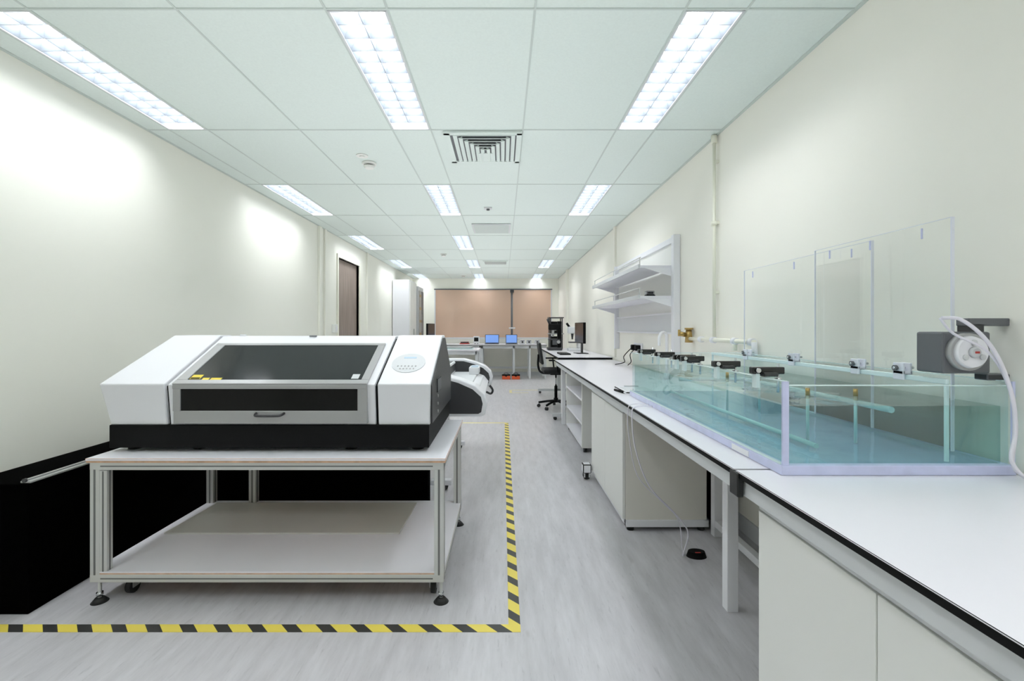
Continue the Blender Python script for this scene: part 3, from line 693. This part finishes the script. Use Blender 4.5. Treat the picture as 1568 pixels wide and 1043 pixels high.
c = B('acrylic_tray'); c.box(-1.3, -.6, 9.4, 9.9, .841, .86, 'aqua', .004).box(-1.28, -.62, 9.42, 9.88, .86, .875, 'dgrey').box(-1.26, -.64, 9.44, 9.86, .875, .88, 'aqua').done()
def laptop(x, y, z, w=.36):
    c = B('laptop'); c.part('keyboard_deck').box(x-w/2, x+w/2, y-.12, y+.12, z, z+.018, 'dgrey', .004).box(x-w/2+.03, x+w/2-.03, y-.06, y+.1, z+.018, z+.021, 'black')
    R = Matrix.Rotation(math.radians(-15), 3, 'X')
    c.part('screen_lid').box(x-w/2, x+w/2, y+.12, y+.13, z+.02, z+.25, 'dark', .003, R=R, c=(x, y+.12, z+.02)).box(x-w/2+.015, x+w/2-.015, y+.117, y+.1205, z+.035, z+.235, 'blue', R=R, c=(x, y+.12, z+.02)); c.done()
laptop(-.28, 12.0, zb); laptop(.22, 11.9, zb, .3)
c = B('tripod_lamp'); c.part('base').box(.16, .31, 12.28, 12.42, zb, zb+.04, 'blue', .01); c.part('pole').cyl((.235, 12.35, zb), (.235, 12.35, 2.2), .028, 'dgrey'); c.part('head').box(.19, .29, 12.3, 12.38, 2.2, 2.27, 'dark', .008).box(.16, .32, 12.3, 12.4, 1.25, 1.29, 'lgrey'); c.done()
c = B('desk_instrument'); c.part('case').box(-.75, -.60, 11.9, 12.05, zb+.02, zb+.2, 'white', .01); c.part('panel').box(-.73, -.62, 11.895, 11.9, zb+.07, zb+.17, 'black'); c.part('feet').box(-.72, -.7, 11.95, 12.0, zb, zb+.02, 'black').box(-.65, -.63, 11.95, 12.0, zb, zb+.02, 'black'); c.done()
for x in (.50, .67, .88):
    c = B('bench_supply_unit'); c.part('case').box(x-.06, x+.06, 12.0, 12.2, zb, zb+.1, 'lgrey', .006); c.part('dial').cyl((x, 11.999, zb+.05), (x, 11.98, zb+.05), .025, 'dark').box(x-.05, x+.05, 11.996, 12.0, zb+.08, zb+.092, 'black'); c.done()
c = B('wire_organiser_tray'); c.box(-1.1, -.85, 11.95, 12.1, zb, zb+.02, 'red', .004).box(-1.08, -.87, 11.97, 12.08, zb+.02, zb+.06, 'dark', .004).done()
for x in (-.02, .22):
    c = B('orange_toolbox'); c.part('box').box(x, x+.2, 11.6, 11.73, 0.0, .09, 'orange', .01); c.part('lid').box(x-.005, x+.205, 11.595, 11.735, .09, .12, 'black', .008); c.part('handle').tube([(x+.05, 11.66, .12), (x+.06, 11.66, .15), (x+.14, 11.66, .15), (x+.15, 11.66, .12)], .008, 'black', sub=2); c.part('latch').box(x+.08, x+.12, 11.588, 11.60, .07, .11, 'black'); c.done()

# tall cabinets left far
c = B('tall_storage_cabinet')
c.part('carcass').box(XL+.015, -2.03, 10.2, 10.95, .05, 2.32, 'white', .006); c.part('doors').box(-2.03, -2.01, 10.22, 10.57, .08, 2.29, 'cab', .003).box(-2.03, -2.01, 10.58, 10.93, .08, 2.29, 'cab', .003)
c.part('handles').box(-2.01, -1.99, 10.54, 10.555, 1.0, 1.25, 'alu').box(-2.01, -1.99, 10.595, 10.61, 1.0, 1.25, 'alu')
c.part('feet').box(XL+.03, -2.05, 10.23, 10.92, 0, .05, 'dark'); c.done()
c = B('glass_front_cabinet')
c.part('carcass').box(XL+.015, -1.98, 11.0, 11.7, .05, 2.25, 'lgrey', .006); c.part('glass').box(-1.98, -1.965, 11.05, 11.35, .95, 2.15, 'grey').box(-1.98, -1.965, 11.38, 11.65, .95, 2.15, 'dgrey')
c.part('lower_doors').box(-1.98, -1.965, 11.05, 11.65, .1, .9, 'grey', .003); c.part('handles').box(-1.965, -1.945, 11.34, 11.36, 1.2, 1.6, 'chrome'); c.part('feet').box(XL+.03, -2.0, 11.03, 11.67, 0, .05, 'dark'); c.part('fittings')
for z in (1.1, 1.4, 1.7, 2.0): c.box(-1.966, -1.955, 11.1, 11.3, z, z+.06, 'brass')
c.done()
monitor(-1.5, 9.75, .841, math.radians(80), .45, .36)
c = B('wall_notice_box'); c.part('box').box(XL+.001, XL+.05, 6.62, 6.72, 1.2, 1.32, 'cab', .005); c.part('switch').box(XL+.05, XL+.055, 6.64, 6.70, 1.23, 1.29, 'white'); c.done()

# ------------------------------------------------------------ added fill lamp facing up, brightens the ceiling; no such fixture in the room
ld = bpy.data.lights.new('added_ceiling_fill', 'AREA'); ld.shape = 'RECTANGLE'; ld.size = 2.6; ld.size_y = 13.0; ld.energy = 46; ld.color = (.97, 1, .99); ld.spread = math.radians(160)
lo = bpy.data.objects.new('added_ceiling_fill', ld); sc.collection.objects.link(lo); lo.location = (-.5, 5.5, 1.45); lo.rotation_euler = (math.pi, 0, 0)

# ------------------------------------------------------------ world, camera
wd = bpy.data.worlds.new('room_world'); sc.world = wd; wd.use_nodes = True
wd.node_tree.nodes['Background'].inputs[0].default_value = (.9, .95, 1, 1); wd.node_tree.nodes['Background'].inputs[1].default_value = .3
cam = bpy.data.cameras.new('camera'); co = bpy.data.objects.new('camera', cam); sc.collection.objects.link(co); sc.camera = co
co.location = (0, 0, 1.26); co.rotation_euler = (math.radians(90), 0, 0)
cam.sensor_width = 36; cam.lens = 720/1568*36; cam.shift_x = .0089; cam.shift_y = -.0118; cam.clip_start = .02
